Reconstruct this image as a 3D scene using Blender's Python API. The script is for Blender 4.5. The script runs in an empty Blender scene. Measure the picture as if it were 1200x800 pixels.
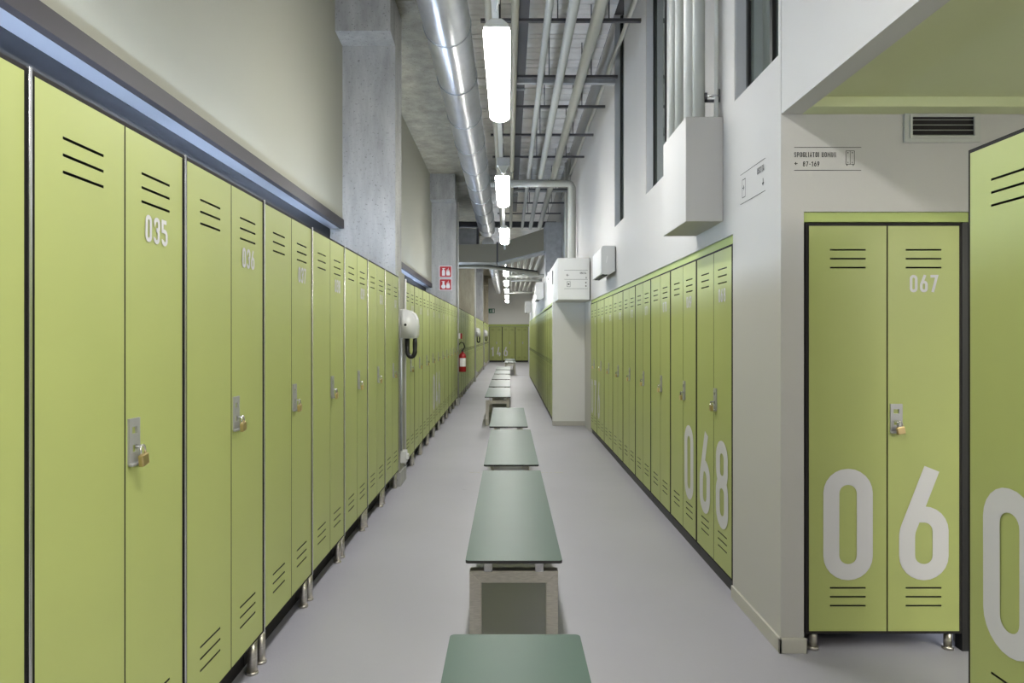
import bpy, bmesh, math, random
from mathutils import Vector, Matrix
random.seed(7)
C = bpy.context.scene.collection
PI = math.pi

# ------------------------------------------------------------------ camera
EYE = 1.37
cam_d = bpy.data.cameras.new('camera'); cam = bpy.data.objects.new('camera', cam_d); C.objects.link(cam)
cam.location = (0, 0, EYE); cam.rotation_euler = (PI/2, 0, 0)
cam_d.sensor_width = 36; cam_d.lens = 36*794/1200
cam_d.shift_x = 4/1200; cam_d.shift_y = -3.2/1200
cam_d.clip_start = 0.03; cam_d.clip_end = 200
bpy.context.scene.camera = cam

# ------------------------------------------------------------------ world, exposure
w = bpy.data.worlds.new('world'); bpy.context.scene.world = w; w.use_nodes = True
w.node_tree.nodes['Background'].inputs[0].default_value = (0.8, 0.85, 1, 1)
w.node_tree.nodes['Background'].inputs[1].default_value = 0.3
vs = bpy.context.scene.view_settings
vs.view_transform = 'Standard'; vs.look = 'None'; vs.gamma = 1; vs.use_curve_mapping = False
vs.exposure = 1.8
LAMP = 17.0        # strength of the ceiling lamp diffusers
STRIP = 30.0       # strength of the cool tubes lying on the lockers

# ------------------------------------------------------------------ materials
def mat(name, col, rough=0.5, metal=0.0, noise=0.0, nscale=20, bump=0.0, bscale=60, emit=None, coat=0.0, stretch=None, spec=0.5):
    m = bpy.data.materials.new(name); m.use_nodes = True
    nt = m.node_tree; b = nt.nodes['Principled BSDF']
    b.inputs['Base Color'].default_value = (*col, 1); b.inputs['Roughness'].default_value = rough
    b.inputs['Metallic'].default_value = metal; b.inputs['Coat Weight'].default_value = coat
    b.inputs['Specular IOR Level'].default_value = spec
    if emit:
        b.inputs['Emission Color'].default_value = (*emit[0], 1); b.inputs['Emission Strength'].default_value = emit[1]
    if noise or bump:
        tc = nt.nodes.new('ShaderNodeTexCoord'); mp = nt.nodes.new('ShaderNodeMapping')
        nt.links.new(tc.outputs['Object'], mp.inputs[0])
        if stretch: mp.inputs['Scale'].default_value = stretch
    if noise:
        n = nt.nodes.new('ShaderNodeTexNoise'); n.inputs['Scale'].default_value = nscale; n.inputs['Detail'].default_value = 6
        nt.links.new(mp.outputs[0], n.inputs['Vector'])
        r = nt.nodes.new('ShaderNodeValToRGB')
        r.color_ramp.elements[0].position = 0.3; r.color_ramp.elements[1].position = 0.7
        r.color_ramp.elements[0].color = (*[c*(1-noise) for c in col], 1)
        r.color_ramp.elements[1].color = (*[min(1, c*(1+noise)) for c in col], 1)
        nt.links.new(n.outputs[0], r.inputs[0]); nt.links.new(r.outputs[0], b.inputs['Base Color'])
    if bump:
        n2 = nt.nodes.new('ShaderNodeTexNoise'); n2.inputs['Scale'].default_value = bscale; n2.inputs['Detail'].default_value = 5
        nt.links.new(mp.outputs[0], n2.inputs['Vector'])
        bp = nt.nodes.new('ShaderNodeBump'); bp.inputs['Strength'].default_value = bump; bp.inputs['Distance'].default_value = 0.01
        nt.links.new(n2.outputs[0], bp.inputs['Height']); nt.links.new(bp.outputs[0], b.inputs['Normal'])
    return m

def concrete_mat(name, col):
    m = mat(name, col, 0.75, bump=0.35, bscale=35)
    nt = m.node_tree; b = nt.nodes['Principled BSDF']
    tc = nt.nodes.new('ShaderNodeTexCoord')
    mp = nt.nodes.new('ShaderNodeMapping'); mp.inputs['Scale'].default_value = (3, 3, 0.7); nt.links.new(tc.outputs['Object'], mp.inputs[0])
    a = nt.nodes.new('ShaderNodeTexNoise'); a.inputs['Scale'].default_value = 1.6; a.inputs['Detail'].default_value = 8; a.inputs['Roughness'].default_value = 0.65
    nt.links.new(mp.outputs[0], a.inputs['Vector'])
    r = nt.nodes.new('ShaderNodeValToRGB'); e = r.color_ramp.elements
    e[0].position = 0.32; e[0].color = (*[c*0.7 for c in col], 1); e[1].position = 0.68; e[1].color = (*[min(1, c*1.22) for c in col], 1)
    nt.links.new(a.outputs[0], r.inputs[0])
    v = nt.nodes.new('ShaderNodeTexNoise'); v.inputs['Scale'].default_value = 45; v.inputs['Detail'].default_value = 3
    nt.links.new(tc.outputs['Object'], v.inputs['Vector'])
    r2 = nt.nodes.new('ShaderNodeValToRGB'); r2.color_ramp.elements[0].position = 0.30; r2.color_ramp.elements[1].position = 0.40
    r2.color_ramp.elements[0].color = (0.45, 0.45, 0.45, 1); r2.color_ramp.elements[1].color = (1, 1, 1, 1)
    nt.links.new(v.outputs[0], r2.inputs[0])
    mx = nt.nodes.new('ShaderNodeMix'); mx.data_type = 'RGBA'; mx.blend_type = 'MULTIPLY'; mx.inputs[0].default_value = 0.8
    nt.links.new(r.outputs[0], mx.inputs[6]); nt.links.new(r2.outputs[0], mx.inputs[7]); nt.links.new(mx.outputs[2], b.inputs['Base Color'])
    return m

M = dict(
    green=mat('green_laminate', (0.368, 0.412, 0.138), 0.45, noise=0.02, nscale=3),
    green_dim=mat('green_filler_paint', (0.37, 0.45, 0.125), 0.5),
    black=mat('black_edge', (0.012, 0.012, 0.012), 0.5),
    body=mat('charcoal_carcass', (0.022, 0.02, 0.02), 0.75, spec=0.2),
    chrome=mat('polished_steel_bead', (0.72, 0.72, 0.74), 0.22, 1.0),
    steel=mat('brushed_steel', (0.58, 0.55, 0.50), 0.33, 0.95, noise=0.15, nscale=30, stretch=(1, 1, 8)),
    hasp=mat('satin_nickel', (0.40, 0.40, 0.41), 0.4, 0.45),
    brass=mat('brass', (0.60, 0.46, 0.24), 0.3, 0.9),
    vinyl=mat('grey_vinyl_lettering', (0.57, 0.565, 0.585), 0.6),
    ink=mat('black_print', (0.02, 0.02, 0.02), 0.6),
    bright=mat('bright_white_paint', (0.72, 0.72, 0.70), 0.7),  # wall white lightened where lamps fall short: pier, bulkhead, end wall
    white=mat('white_wall_paint', (0.475, 0.465, 0.45), 0.7, bump=0.04, bscale=120),
    cream=mat('cream_wall_paint', (0.335, 0.33, 0.27), 0.75, bump=0.05, bscale=100),
    skirt=mat('pale_skirting', (0.48, 0.465, 0.42), 0.6),
    side_ceiling=mat('pale_green_soffit_paint', (0.56, 0.60, 0.36), 0.7),  # even pale green tint over the passage soffit
    plastic=mat('white_plastic', (0.68, 0.68, 0.68), 0.28, coat=0.2),
    grey_plastic=mat('grey_plastic', (0.45, 0.46, 0.47), 0.4),
    rubber=mat('black_hose_rubber', (0.012, 0.012, 0.012), 0.4),
    red=mat('red_enamel', (0.33, 0.012, 0.012), 0.3),
    sign_red=mat('sign_red', (0.42, 0.02, 0.025), 0.5),
    sign_green=mat('sign_green', (0.01, 0.14, 0.07), 0.5),
    paper=mat('white_print', (0.8, 0.8, 0.8), 0.6),
    bench=mat('green_grey_laminate', (0.06, 0.105, 0.082), 0.40, noise=0.04, nscale=2, spec=0.22),
    concrete=concrete_mat('fair_faced_concrete', (0.40, 0.395, 0.38)),
    concrete_warm=concrete_mat('warm_concrete', (0.37, 0.34, 0.26)),
    block=mat('grey_ceiling_block', (0.75, 0.73, 0.70), 0.85, noise=0.12, nscale=3, bump=0.4, bscale=25),
    joint=mat('dark_ceiling_joint', (0.06, 0.055, 0.05), 0.9),
    pipe=mat('grey_pipe', (0.44, 0.45, 0.42), 0.42),
    pipe_warm=mat('putty_pipe', (0.37, 0.35, 0.27), 0.45),
    conduit=mat('pale_conduit', (0.6, 0.6, 0.57), 0.4),
    duct=mat('spiral_duct_zinc', (0.74, 0.75, 0.77), 0.29, 0.95, noise=0.06, nscale=6),
    zinc=mat('galvanised_sheet', (0.42, 0.44, 0.47), 0.45, 0.6, noise=0.15, nscale=9),
    dull_zinc=mat('dull_sheet_metal', (0.30, 0.285, 0.23), 0.55, 0.2),
    dark_metal=mat('dark_steel_channel', (0.10, 0.10, 0.11), 0.45, 0.7),
    lip=mat('brown_grey_flashing', (0.030, 0.025, 0.025), 0.5, 0.0, spec=0.3),
    alu=mat('anodised_soffit', (0.62, 0.65, 0.72), 0.33, 0.75),
    navy=mat('dark_window_profile', (0.004, 0.0045, 0.006), 0.5, 0.0, spec=0.3),
    frame=mat('black_window_frame', (0.015, 0.015, 0.015), 0.4),
    glass=mat('dark_interior_glass', (0.085, 0.10, 0.09), 0.06, coat=0.5),
    reveal=mat('grey_window_reveal', (0.55, 0.57, 0.60), 0.6),
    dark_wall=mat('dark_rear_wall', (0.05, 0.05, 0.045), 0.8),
)
M['lamp'] = mat('lamp_diffuser', (0.9, 0.9, 0.9), 0.5, emit=((1.0, 0.985, 0.94), LAMP))
M['lamp_side'] = mat('side_lamp_diffuser', (0.9, 0.9, 0.9), 0.5, emit=((1.0, 0.98, 0.90), LAMP*1.6))  # stronger glow for the added fill lamps out of view
M['tube'] = mat('cool_tube', (0.9, 0.9, 0.9), 0.5, emit=((0.62, 0.76, 1.0), STRIP))
# grey poured floor
def floor_mat():
    m = mat('grey_resin_floor', (0.29, 0.285, 0.31), 0.45, bump=0.06, bscale=90)
    nt = m.node_tree; b = nt.nodes['Principled BSDF']
    tc = nt.nodes.new('ShaderNodeTexCoord')
    a = nt.nodes.new('ShaderNodeTexNoise'); a.inputs['Scale'].default_value = 0.9; a.inputs['Detail'].default_value = 7
    nt.links.new(tc.outputs['Object'], a.inputs['Vector'])
    r = nt.nodes.new('ShaderNodeValToRGB'); e = r.color_ramp.elements
    e[0].position = 0.3; e[0].color = (0.33, 0.325, 0.365, 1); e[1].position = 0.7; e[1].color = (0.365, 0.36, 0.405, 1)
    nt.links.new(a.outputs[0], r.inputs[0])
    v = nt.nodes.new('ShaderNodeTexNoise'); v.inputs['Scale'].default_value = 9; v.inputs['Detail'].default_value = 4
    nt.links.new(tc.outputs['Object'], v.inputs['Vector'])
    r2 = nt.nodes.new('ShaderNodeValToRGB'); r2.color_ramp.elements[0].position = 0.235; r2.color_ramp.elements[1].position = 0.26
    r2.color_ramp.elements[0].color = (0.7, 0.7, 0.7, 1); r2.color_ramp.elements[1].color = (1, 1, 1, 1)
    nt.links.new(v.outputs[0], r2.inputs[0])
    mx = nt.nodes.new('ShaderNodeMix'); mx.data_type = 'RGBA'; mx.blend_type = 'MULTIPLY'; mx.inputs[0].default_value = 0.6
    nt.links.new(r.outputs[0], mx.inputs[6]); nt.links.new(r2.outputs[0], mx.inputs[7]); nt.links.new(mx.outputs[2], b.inputs['Base Color'])
    return m
M['floor'] = floor_mat()

# ------------------------------------------------------------------ helpers
def fz(y):                       # the floor climbs very gently past the first bays
    return 0.0 if y < 7 else 0.0045*(y-7)

class MB:
    def __init__(s): s.bm = bmesh.new()
    def box(s, x0, x1, y0, y1, z0, z1, bev=0, seg=2):
        vs = [s.bm.verts.new(p) for p in ((x0,y0,z0),(x1,y0,z0),(x1,y1,z0),(x0,y1,z0),(x0,y0,z1),(x1,y0,z1),(x1,y1,z1),(x0,y1,z1))]
        fs = [s.bm.faces.new([vs[i] for i in f]) for f in ((0,3,2,1),(4,5,6,7),(0,1,5,4),(1,2,6,5),(2,3,7,6),(3,0,4,7))]
        if bev:
            es = list({e for f in fs for e in f.edges})
            bmesh.ops.bevel(s.bm, geom=es, offset=bev, segments=seg, affect='EDGES', profile=0.5)
        return s
    def prism(s, pts, axis, a0, a1):       # pts: 2D outline; axis extruded
        def P(p, a):
            return {'x': (a, p[0], p[1]), 'y': (p[0], a, p[1]), 'z': (p[0], p[1], a)}[axis]
        A = [s.bm.verts.new(P(p, a0)) for p in pts]; B = [s.bm.verts.new(P(p, a1)) for p in pts]
        s.bm.faces.new(A[::-1]); s.bm.faces.new(B)
        n = len(pts)
        for i in range(n): s.bm.faces.new((A[i], A[(i+1)%n], B[(i+1)%n], B[i]))
        return s
    def tube(s, pts, r, n=12, closed=False, caps=True):
        pts = [Vector(p) for p in pts]; N = len(pts); rings = []
        up = None
        for i, p in enumerate(pts):
            if closed: t = pts[(i+1)%N]-pts[i-1]
            else: t = pts[min(i+1, N-1)]-pts[max(i-1, 0)]
            t.normalize()
            if up is None:
                up = Vector((0,0,1)) if abs(t.z) < 0.9 else Vector((1,0,0))
            u = (up - t*up.dot(t)).normalized(); v = t.cross(u); up = u
            rr = r[i] if isinstance(r, (list, tuple)) else r
            rings.append([s.bm.verts.new(p+(u*math.cos(2*PI*k/n)+v*math.sin(2*PI*k/n))*rr) for k in range(n)])
        for i in range(N if closed else N-1):
            a, b = rings[i], rings[(i+1)%N]
            for k in range(n):
                f = s.bm.faces.new((a[k], a[(k+1)%n], b[(k+1)%n], b[k])); f.smooth = True
        if caps and not closed:
            s.bm.faces.new(rings[0][::-1]); s.bm.faces.new(rings[-1])
        return s
    def plate(s, x0, x1, z0, z1, y0, y1, holes):     # slab in XZ with rectangular through holes
        xs = sorted({x0, x1, *[h[0] for h in holes], *[h[1] for h in holes]})
        zs = sorted({z0, z1, *[h[2] for h in holes], *[h[3] for h in holes]})
        def solid(i, j):
            if i < 0 or j < 0 or i >= len(xs)-1 or j >= len(zs)-1: return False
            cx = (xs[i]+xs[i+1])/2; cz = (zs[j]+zs[j+1])/2
            return not any(h[0] < cx < h[1] and h[2] < cz < h[3] for h in holes)
        V = {}
        def v(i, j, y):
            k = (i, j, y)
            if k not in V: V[k] = s.bm.verts.new((xs[i], y, zs[j]))
            return V[k]
        for i in range(len(xs)-1):
            for j in range(len(zs)-1):
                if not solid(i, j): continue
                s.bm.faces.new((v(i,j,y0), v(i+1,j,y0), v(i+1,j+1,y0), v(i,j+1,y0)))
                s.bm.faces.new((v(i,j,y1), v(i,j+1,y1), v(i+1,j+1,y1), v(i+1,j,y1)))
                for di, dj, a, b in ((-1,0,(i,j+1),(i,j)), (1,0,(i+1,j),(i+1,j+1)), (0,-1,(i,j),(i+1,j)), (0,1,(i+1,j+1),(i,j+1))):
                    if not solid(i+di, j+dj):
                        f = s.bm.faces.new((v(*a,y0), v(*a,y1), v(*b,y1), v(*b,y0))); f.material_index = 1
        return s
    def mesh(s, name):
        bmesh.ops.recalc_face_normals(s.bm, faces=s.bm.faces)
        me = bpy.data.meshes.new(name); s.bm.to_mesh(me); s.bm.free(); return me
    def build(s, name, mats, parent=None):
        me = s.mesh(name)
        for m in (mats if isinstance(mats, (list, tuple)) else [mats]): me.materials.append(m)
        return link(name, me, parent)

def link(name, me, parent=None, loc=None, rot=None, label=None):
    o = bpy.data.objects.new(name, me); C.objects.link(o)
    if parent: o.parent = parent
    if loc: o.location = loc
    if rot: o.rotation_euler = rot
    if label: o['label'] = label
    return o
def tag(o, label, cat, group=None, kind=None):
    if label: o['label'] = label
    if cat: o['category'] = cat
    if group: o['group'] = group
    if kind: o['kind'] = kind
    return o
def thing(name, label, cat, loc=(0,0,0), rotz=0, group=None):
    o = bpy.data.objects.new(name, None); C.objects.link(o); o.empty_display_size = 0.1
    o.location = loc; o.rotation_euler = (0, 0, rotz)
    return tag(o, label, cat, group)
def struct(o, label, cat='wall'):
    return tag(o, label, cat, None, 'structure')
def meshof(mb, name, mats):
    me = mb.mesh(name)
    for m in (mats if isinstance(mats, (list, tuple)) else [mats]): me.materials.append(m)
    return me
ORD = ['nearest','second','third','fourth','fifth','sixth','seventh','eighth','ninth','tenth','eleventh','twelfth','thirteenth','fourteenth','fifteenth','sixteenth','seventeenth','eighteenth','nineteenth']

# ---- lettering: strokes of constant width, drawn on real surfaces
def fillet(path, closed):
    out = []; n = len(path)
    for i, p in enumerate(path):
        r = p[2] if len(p) > 2 else 0
        P = Vector((p[0], p[1]))
        if r <= 0 or (not closed and i in (0, n-1)): out.append(P); continue
        A = Vector(path[i-1][:2]); B = Vector(path[(i+1)%n][:2])
        u = (A-P).normalized(); v = (B-P).normalized()
        ang = u.angle(v); d = r/math.tan(ang/2)
        c = P+(u+v).normalized()*(r/math.sin(ang/2))
        s0 = P+u*d; s1 = P+v*d
        a0 = math.atan2(s0.y-c.y, s0.x-c.x); a1 = math.atan2(s1.y-c.y, s1.x-c.x)
        da = (a1-a0+PI) % (2*PI)-PI
        for k in range(7):
            a = a0+da*k/6; out.append(Vector((c.x+r*math.cos(a), c.y+r*math.sin(a))))
    return out
X0, X1, Y0, Y1 = .072, .373, .072, .928; XM = (X0+X1)/2; R = .148
G = {
 '0': (.445, [([(X0,Y0,R),(X1,Y0,R),(X1,Y1,R),(X0,Y1,R)], 1)]),
 'O': (.445, [([(X0,Y0,R),(X1,Y0,R),(X1,Y1,R),(X0,Y1,R)], 1)]),
 '8': (.445, [([(X0,Y0,.14),(X1,Y0,.14),(X1,.53,.14),(X0,.53,.14)], 1), ([(X0+.01,.53,.13),(X1-.01,.53,.13),(X1-.01,Y1,.13),(X0+.01,Y1,.13)], 1)]),
 '6': (.445, [([(.295,1),(X0,.43,.25),(X0,Y0,R),(X1,Y0,R),(X1,.59,R),(XM-.06,.59)], 0)]),
 '9': (.445, [([(.15,0),(X1,.57,.25),(X1,Y1,R),(X0,Y1,R),(X0,.41,R),(XM+.06,.41)], 0)]),
 '3': (.445, [([(X0,.80),(X0,Y1,R),(X1,Y1,.14),(X1,.53,.14),(.19,.53)], 0), ([(.19,.53),(X1,.53,.14),(X1,Y0,R),(X0,Y0,R),(X0,.22)], 0)]),
 '5': (.445, [([(X1,Y1),(X0,Y1),(X0,.57),(X1,.57,R),(X1,Y0,R),(X0,Y0,R),(X0,.22)], 0)]),
 '7': (.445, [([(X0-.06,Y1),(X1+.01,Y1),(.14,0)], 0)]),
 '4': (.445, [([(.22,1),(.06,.25),(X1+.06,.25)], 0), ([(.30,0),(.30,.44)], 0)]),
 '1': (.36, [([(.03,.76),(.22,.90),(.22,.0)], 0), ([(.22,.5),(.22,1.0)], 0)]),
 '2': (.445, [([(X0,.78),(X0,Y1,R),(X1,Y1,R),(X1,.60,.1),(X0,Y0),(X1+.05,Y0)], 0)]),
 'S': (.445, [([(X1,.79),(X1,Y1,R),(X0,Y1,R),(X0,.52,.14),(X1,.50,.14),(X1,Y0,R),(X0,Y0,R),(X0,.21)], 0)]),
 'P': (.445, [([(X0,0),(X0,Y1),(X1,Y1,R),(X1,.45,R),(X0,.45)], 0)]),
 'G': (.445, [([(X1,.77),(X1,Y1,R),(X0,Y1,R),(X0,Y0,R),(X1,Y0,R),(X1,.47),(XM,.47)], 0)]),
 'C': (.445, [([(X1,.76),(X1,Y1,R),(X0,Y1,R),(X0,Y0,R),(X1,Y0,R),(X1,.24)], 0)]),
 'L': (.40, [([(X0,1),(X0,Y0),(.38,Y0)], 0)]),
 'I': (.15, [([(.075,0),(.075,1)], 0)]),
 'A': (.48, [([(.05,0),(.24,1),(.43,0)], 0), ([(.12,.25),(.36,.25)], 0)]),
 'T': (.42, [([(0,Y1),(.42,Y1)], 0), ([(.21,0),(.21,Y1)], 0)]),
 'U': (.445, [([(X0,1),(X0,Y0,R),(X1,Y0,R),(X1,1)], 0)]),
 'M': (.56, [([(.07,0),(.07,.98),(.28,.35),(.49,.98),(.49,0)], 0)]),
 'N': (.47, [([(X0,0),(X0,.96),(.40,.04),(.40,1)], 0)]),
 '-': (.34, [([(.04,.47),(.30,.47)], 0)]),
 ' ': (.28, []),
 '<': (.75, [([(.05,.5),(.75,.5)], 0), ([(.36,.85),(.05,.5),(.36,.15)], 0)]),
 'v': (.6, [([(.3,.95),(.3,.05)], 0), ([(.02,.38),(.3,.05),(.58,.38)], 0)]),
 '>': (.75, [([(.0,.5),(.70,.5)], 0), ([(.39,.85),(.70,.5),(.39,.15)], 0)]),
}
STK = [0]
def stroke(bm, pts, closed, t, f):
    STK[0] = (STK[0]+1) % 4
    n = len(pts); L = []; Rr = []
    for i in range(n):
        if closed: a, b = pts[i-1], pts[(i+1)%n]
        else: a, b = pts[max(i-1,0)], pts[min(i+1,n-1)]
        d1 = (pts[i]-a); d2 = (b-pts[i])
        d1 = d1.normalized() if d1.length > 1e-9 else d2.normalized()
        d2 = d2.normalized() if d2.length > 1e-9 else d1
        m = (d1+d2)
        m = m.normalized() if m.length > 1e-6 else d1
        k = 1/max(0.45, math.sqrt(max(0.0, (1+d1.dot(d2))/2)))
        nn = Vector((-m.y, m.x))*t/2*k
        dy = Vector((0, -2.5e-5*i-4e-4*STK[0], 0))
        L.append(bm.verts.new(Vector(f(pts[i]+nn))+dy)); Rr.append(bm.verts.new(Vector(f(pts[i]-nn))+dy))
    for i in range(n if closed else n-1):
        j = (i+1) % n
        if (L[i].co-L[j].co).length < 1e-7 and (Rr[i].co-Rr[j].co).length < 1e-7: continue
        try: bm.faces.new((L[i], Rr[i], Rr[j], L[j]))
        except ValueError: pass
def text_into(bm, s, x, z, h, t=.144, gap=.13, y=-0.0015, wscale=1.0, align='l'):
    W = sum(G[c][0]*wscale+gap for c in s)-gap
    cx = x-(W*h/2 if align == 'c' else 0)
    for c in s:
        for path, cl in G[c][1]:
            pts = fillet(path, bool(cl))
            stroke(bm, [Vector((p.x*h*wscale, p.y*h)) for p in pts], bool(cl), t*h, lambda q, cx=cx: (cx+q.x, y, z+q.y))
        cx += (G[c][0]*wscale+gap)*h
    return W*h
def text_mesh(s, h, m, **k):
    bm = bmesh.new(); text_into(bm, s, 0, 0, h, **k)
    bmesh.ops.recalc_face_normals(bm, faces=bm.faces)
    me = bpy.data.meshes.new('number'); bm.to_mesh(me); bm.free(); me.materials.append(m); return me

# ------------------------------------------------------------------ setting
Y_END = 36.0; Y_BACK = -5.0
b = MB()
xs = (-1.8, 1.2, 3.7); ys = (Y_BACK-.1, 2, 7, 12, 18, 24, 30, Y_END+.3)
grid = [[b.bm.verts.new((x, y, fz(y))) for x in xs] for y in ys]
for i in range(len(ys)-1):
    for j in range(len(xs)-1): b.bm.faces.new((grid[i][j], grid[i][j+1], grid[i+1][j+1], grid[i+1][j]))
under = [[b.bm.verts.new((x, y, -.3)) for x in xs] for y in ys]
for i in range(len(ys)-1):
    for j in range(len(xs)-1): b.bm.faces.new((under[i][j], under[i+1][j], under[i+1][j+1], under[i][j+1]))
struct(b.build('floor', M['floor']), 'smooth grey resin floor of the locker corridor', 'floor')

TOPC = 5.0
wl = MB().box(-1.78, -1.54, Y_BACK, Y_END, 2.47, TOPC).build('wall_left', M['cream']); struct(wl, 'cream upper wall above the left lockers')
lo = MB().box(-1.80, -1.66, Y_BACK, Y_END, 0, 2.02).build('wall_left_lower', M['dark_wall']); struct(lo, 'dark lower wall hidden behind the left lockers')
# clerestory band over the left lockers
t1 = MB().box(-1.565, -1.525, Y_BACK, Y_END, 2.39, 2.47).build('trim_1', M['lip']); struct(t1, 'brown grey metal flashing along the foot of the cream wall', 'trim')
t2 = MB().box(-1.66, -1.565, Y_BACK, Y_END, 2.392, 2.42).build('trim_2', M['alu']); struct(t2, 'shiny aluminium soffit behind the flashing, lit blue', 'trim')
b = MB().box(-1.72, -1.66, Y_BACK, Y_END, 2.02, 2.44)
for z in (2.06, 2.12, 2.20, 2.28): b.box(-1.66, -1.648, Y_BACK, Y_END, z, z+.012)
t3 = b.build('window_4', M['navy']); struct(t3, 'dark ribbed window band above the left lockers', 'window')

wb = MB().box(-1.8, 3.7, Y_BACK-.2, Y_BACK, 0, TOPC).build('wall_back', M['cream']); struct(wb, 'cream wall behind the camera')
we = MB().box(-1.8, 1.5, Y_END+.62, Y_END+.8, 0, TOPC).box(-1.8, 1.5, Y_END-.0, Y_END+.62, 2.14, TOPC).build('wall_end', M['bright']); struct(we, 'pale wall at the far end of the corridor')
# right wall with its tall windows
WZ = 2.62; WX = 1.19; WT = 1.31
wins = [(2.99, 3.57), (5.10, 5.87), (6.98, 7.60)]
b = MB().box(WX, WT, 2.96, 9.95, 1.925, WZ)
b.box(WX, WT, 9.95, Y_END, 2.5, TOPC)
prev = 2.96
for a, c in wins: b.box(WX, WT, prev, a, WZ, TOPC); prev = c
b.box(WX, WT, prev, 9.95, WZ, TOPC)
b.box(WX, WT, 22.95, Y_END, 0.05, 2.5)
b.box(WX, 1.29, 2.96, 3.595, 0, 1.925)
b.box(WX, 1.29, 9.825, 10.56, 0, 2.5)
struct(b.build('wall_right', M['white']), 'white right wall above the recessed lockers')
b = MB().box(WX, 1.28, Y_BACK, 2.955, 2.35, TOPC)
struct(b.build('wall_lintel', M['white']), 'white bulkhead wall over the opening to the side passage')
b = MB().box(1.31, 3.7, 2.96, 3.08, 1.925, 2.6).box(2.02, 3.7, 2.96, 3.08, 0, 1.925)
struct(b.build('wall_front', M['white']), 'white wall above locker 067 facing the camera')
b = MB().box(3.5, 3.7, Y_BACK, 2.96, 0, 2.6)
struct(b.build('wall_side', M['white']), 'white far wall of the side passage')
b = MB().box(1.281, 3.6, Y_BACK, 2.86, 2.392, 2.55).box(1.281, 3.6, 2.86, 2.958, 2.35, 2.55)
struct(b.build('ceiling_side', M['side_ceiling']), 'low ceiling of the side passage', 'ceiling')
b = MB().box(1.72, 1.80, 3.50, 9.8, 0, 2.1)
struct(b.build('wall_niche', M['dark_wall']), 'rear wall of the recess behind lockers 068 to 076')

for i, (a, c) in enumerate(wins):
    f = MB()
    f.box(WX+.06, WX+.10, c-.035, c, WZ, TOPC-.02).box(WX+.06, WX+.10, a, a+(.035 if i else .008), WZ, TOPC-.02).box(WX+.06, WX+.10, a+.035, c-.035, WZ, WZ+.035)
    ob = f.build('window_%d' % (i+1), M['frame'])
    struct(ob, ['black framed tall interior window beside the front corner', 'black framed tall interior window behind the white pipe casing', 'narrow black framed interior window past the pipe casing'][i], 'window')
    MB().box(WX+.075, WX+.083, a+.008, c-.035, WZ+.035, TOPC-.02).build('pane', M['glass'], ob)
    MB().box(WX+.005, WX+.06, c-.006, c-.0005, WZ, TOPC-.02).build('reveal', M['reveal'], ob)
    if i < 2: MB().box(WX+.055, WX+.075, a+.36*(c-a), a+.36*(c-a)+.03, WZ+.035, TOPC-.02).build('mullion', M['frame'], ob)

# ceiling
b = MB().box(-.72, 1.5, Y_BACK, Y_END+.8, TOPC+.03, TOPC+.2)
ce = struct(b.build('ceiling', M['joint']), 'grey block ceiling high above the pipes', 'ceiling')
b = MB(); y = Y_BACK+.1; rr = random.Random(3)
while y < Y_END:
    b.box(-.70, 1.19, y, y+.112, TOPC+.012+rr.uniform(-.006, .006), TOPC+.032); y += .124
tag(b.build('ceiling_blocks', M['block'], ce), None, None, kind='stuff')
b = MB().box(-1.78, -.72, Y_BACK, Y_END, 4.60, TOPC+.2)
struct(b.build('ceiling_left', M['concrete_warm']), 'rough concrete slab along the left of the ceiling', 'ceiling')
for i, y in enumerate((-.85, 6.28, 13.515, 20.58, 27.73, 34.88)):
    o = MB().box(-1.54, -.70, y, y+.42, 4.50, 4.61).build('concrete_beam', M['concrete_warm'])
    tag(o, 'shallow concrete beam under the slab, %s' % ['behind the camera', 'over the nearest column', 'over the second column', 'over the third column', 'over the fourth column', 'over the farthest column'][i], 'beam', 'concrete ceiling beams')

# concrete columns
def column(y0, i):
    lab = ['large grey concrete column after the nearest left lockers', 'grey concrete column carrying the two red signs', 'third brownish concrete column down the left side',
           'fourth concrete column, bluish grey, down the left side', 'farthest concrete column beside the end wall'][i]
    t = thing('concrete_column', lab, 'column', (0, y0, 0), 0, 'concrete columns along the left wall')
    y1 = .36; base = fz(y0)
    b = MB().prism([(0, base), (0, 4.08), (-.27, 4.10), (-.27, 4.60), (y1, 4.60), (y1, base)], 'x', -1.655, -1.05)
    b.build('shaft', M['concrete'] if i in (0, 1, 3) else M['concrete_warm'], t)
    MB().box(-1.048, -1.02, .0, y1, base+.13, 2.0).build('facing', M['cream'], t)
    MB().box(-1.048, -1.0, 0, y1-.005, base, base+.13, .004).build('plinth', M['concrete'], t)
    return t
COLY = (6.28, 13.535, 20.62, 27.78, 34.92)
for i, y in enumerate(COLY): column(y, i)

# baseboards
b = MB().box(WX-.012, WX, 2.948, 3.59, 0, .065, .002).box(WX-.012, 1.298, 2.948, 2.96, 0, .065, .002)
struct(b.build('baseboard_right', M['skirt']), 'pale skirting around the corner by locker 067', 'baseboard')

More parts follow.
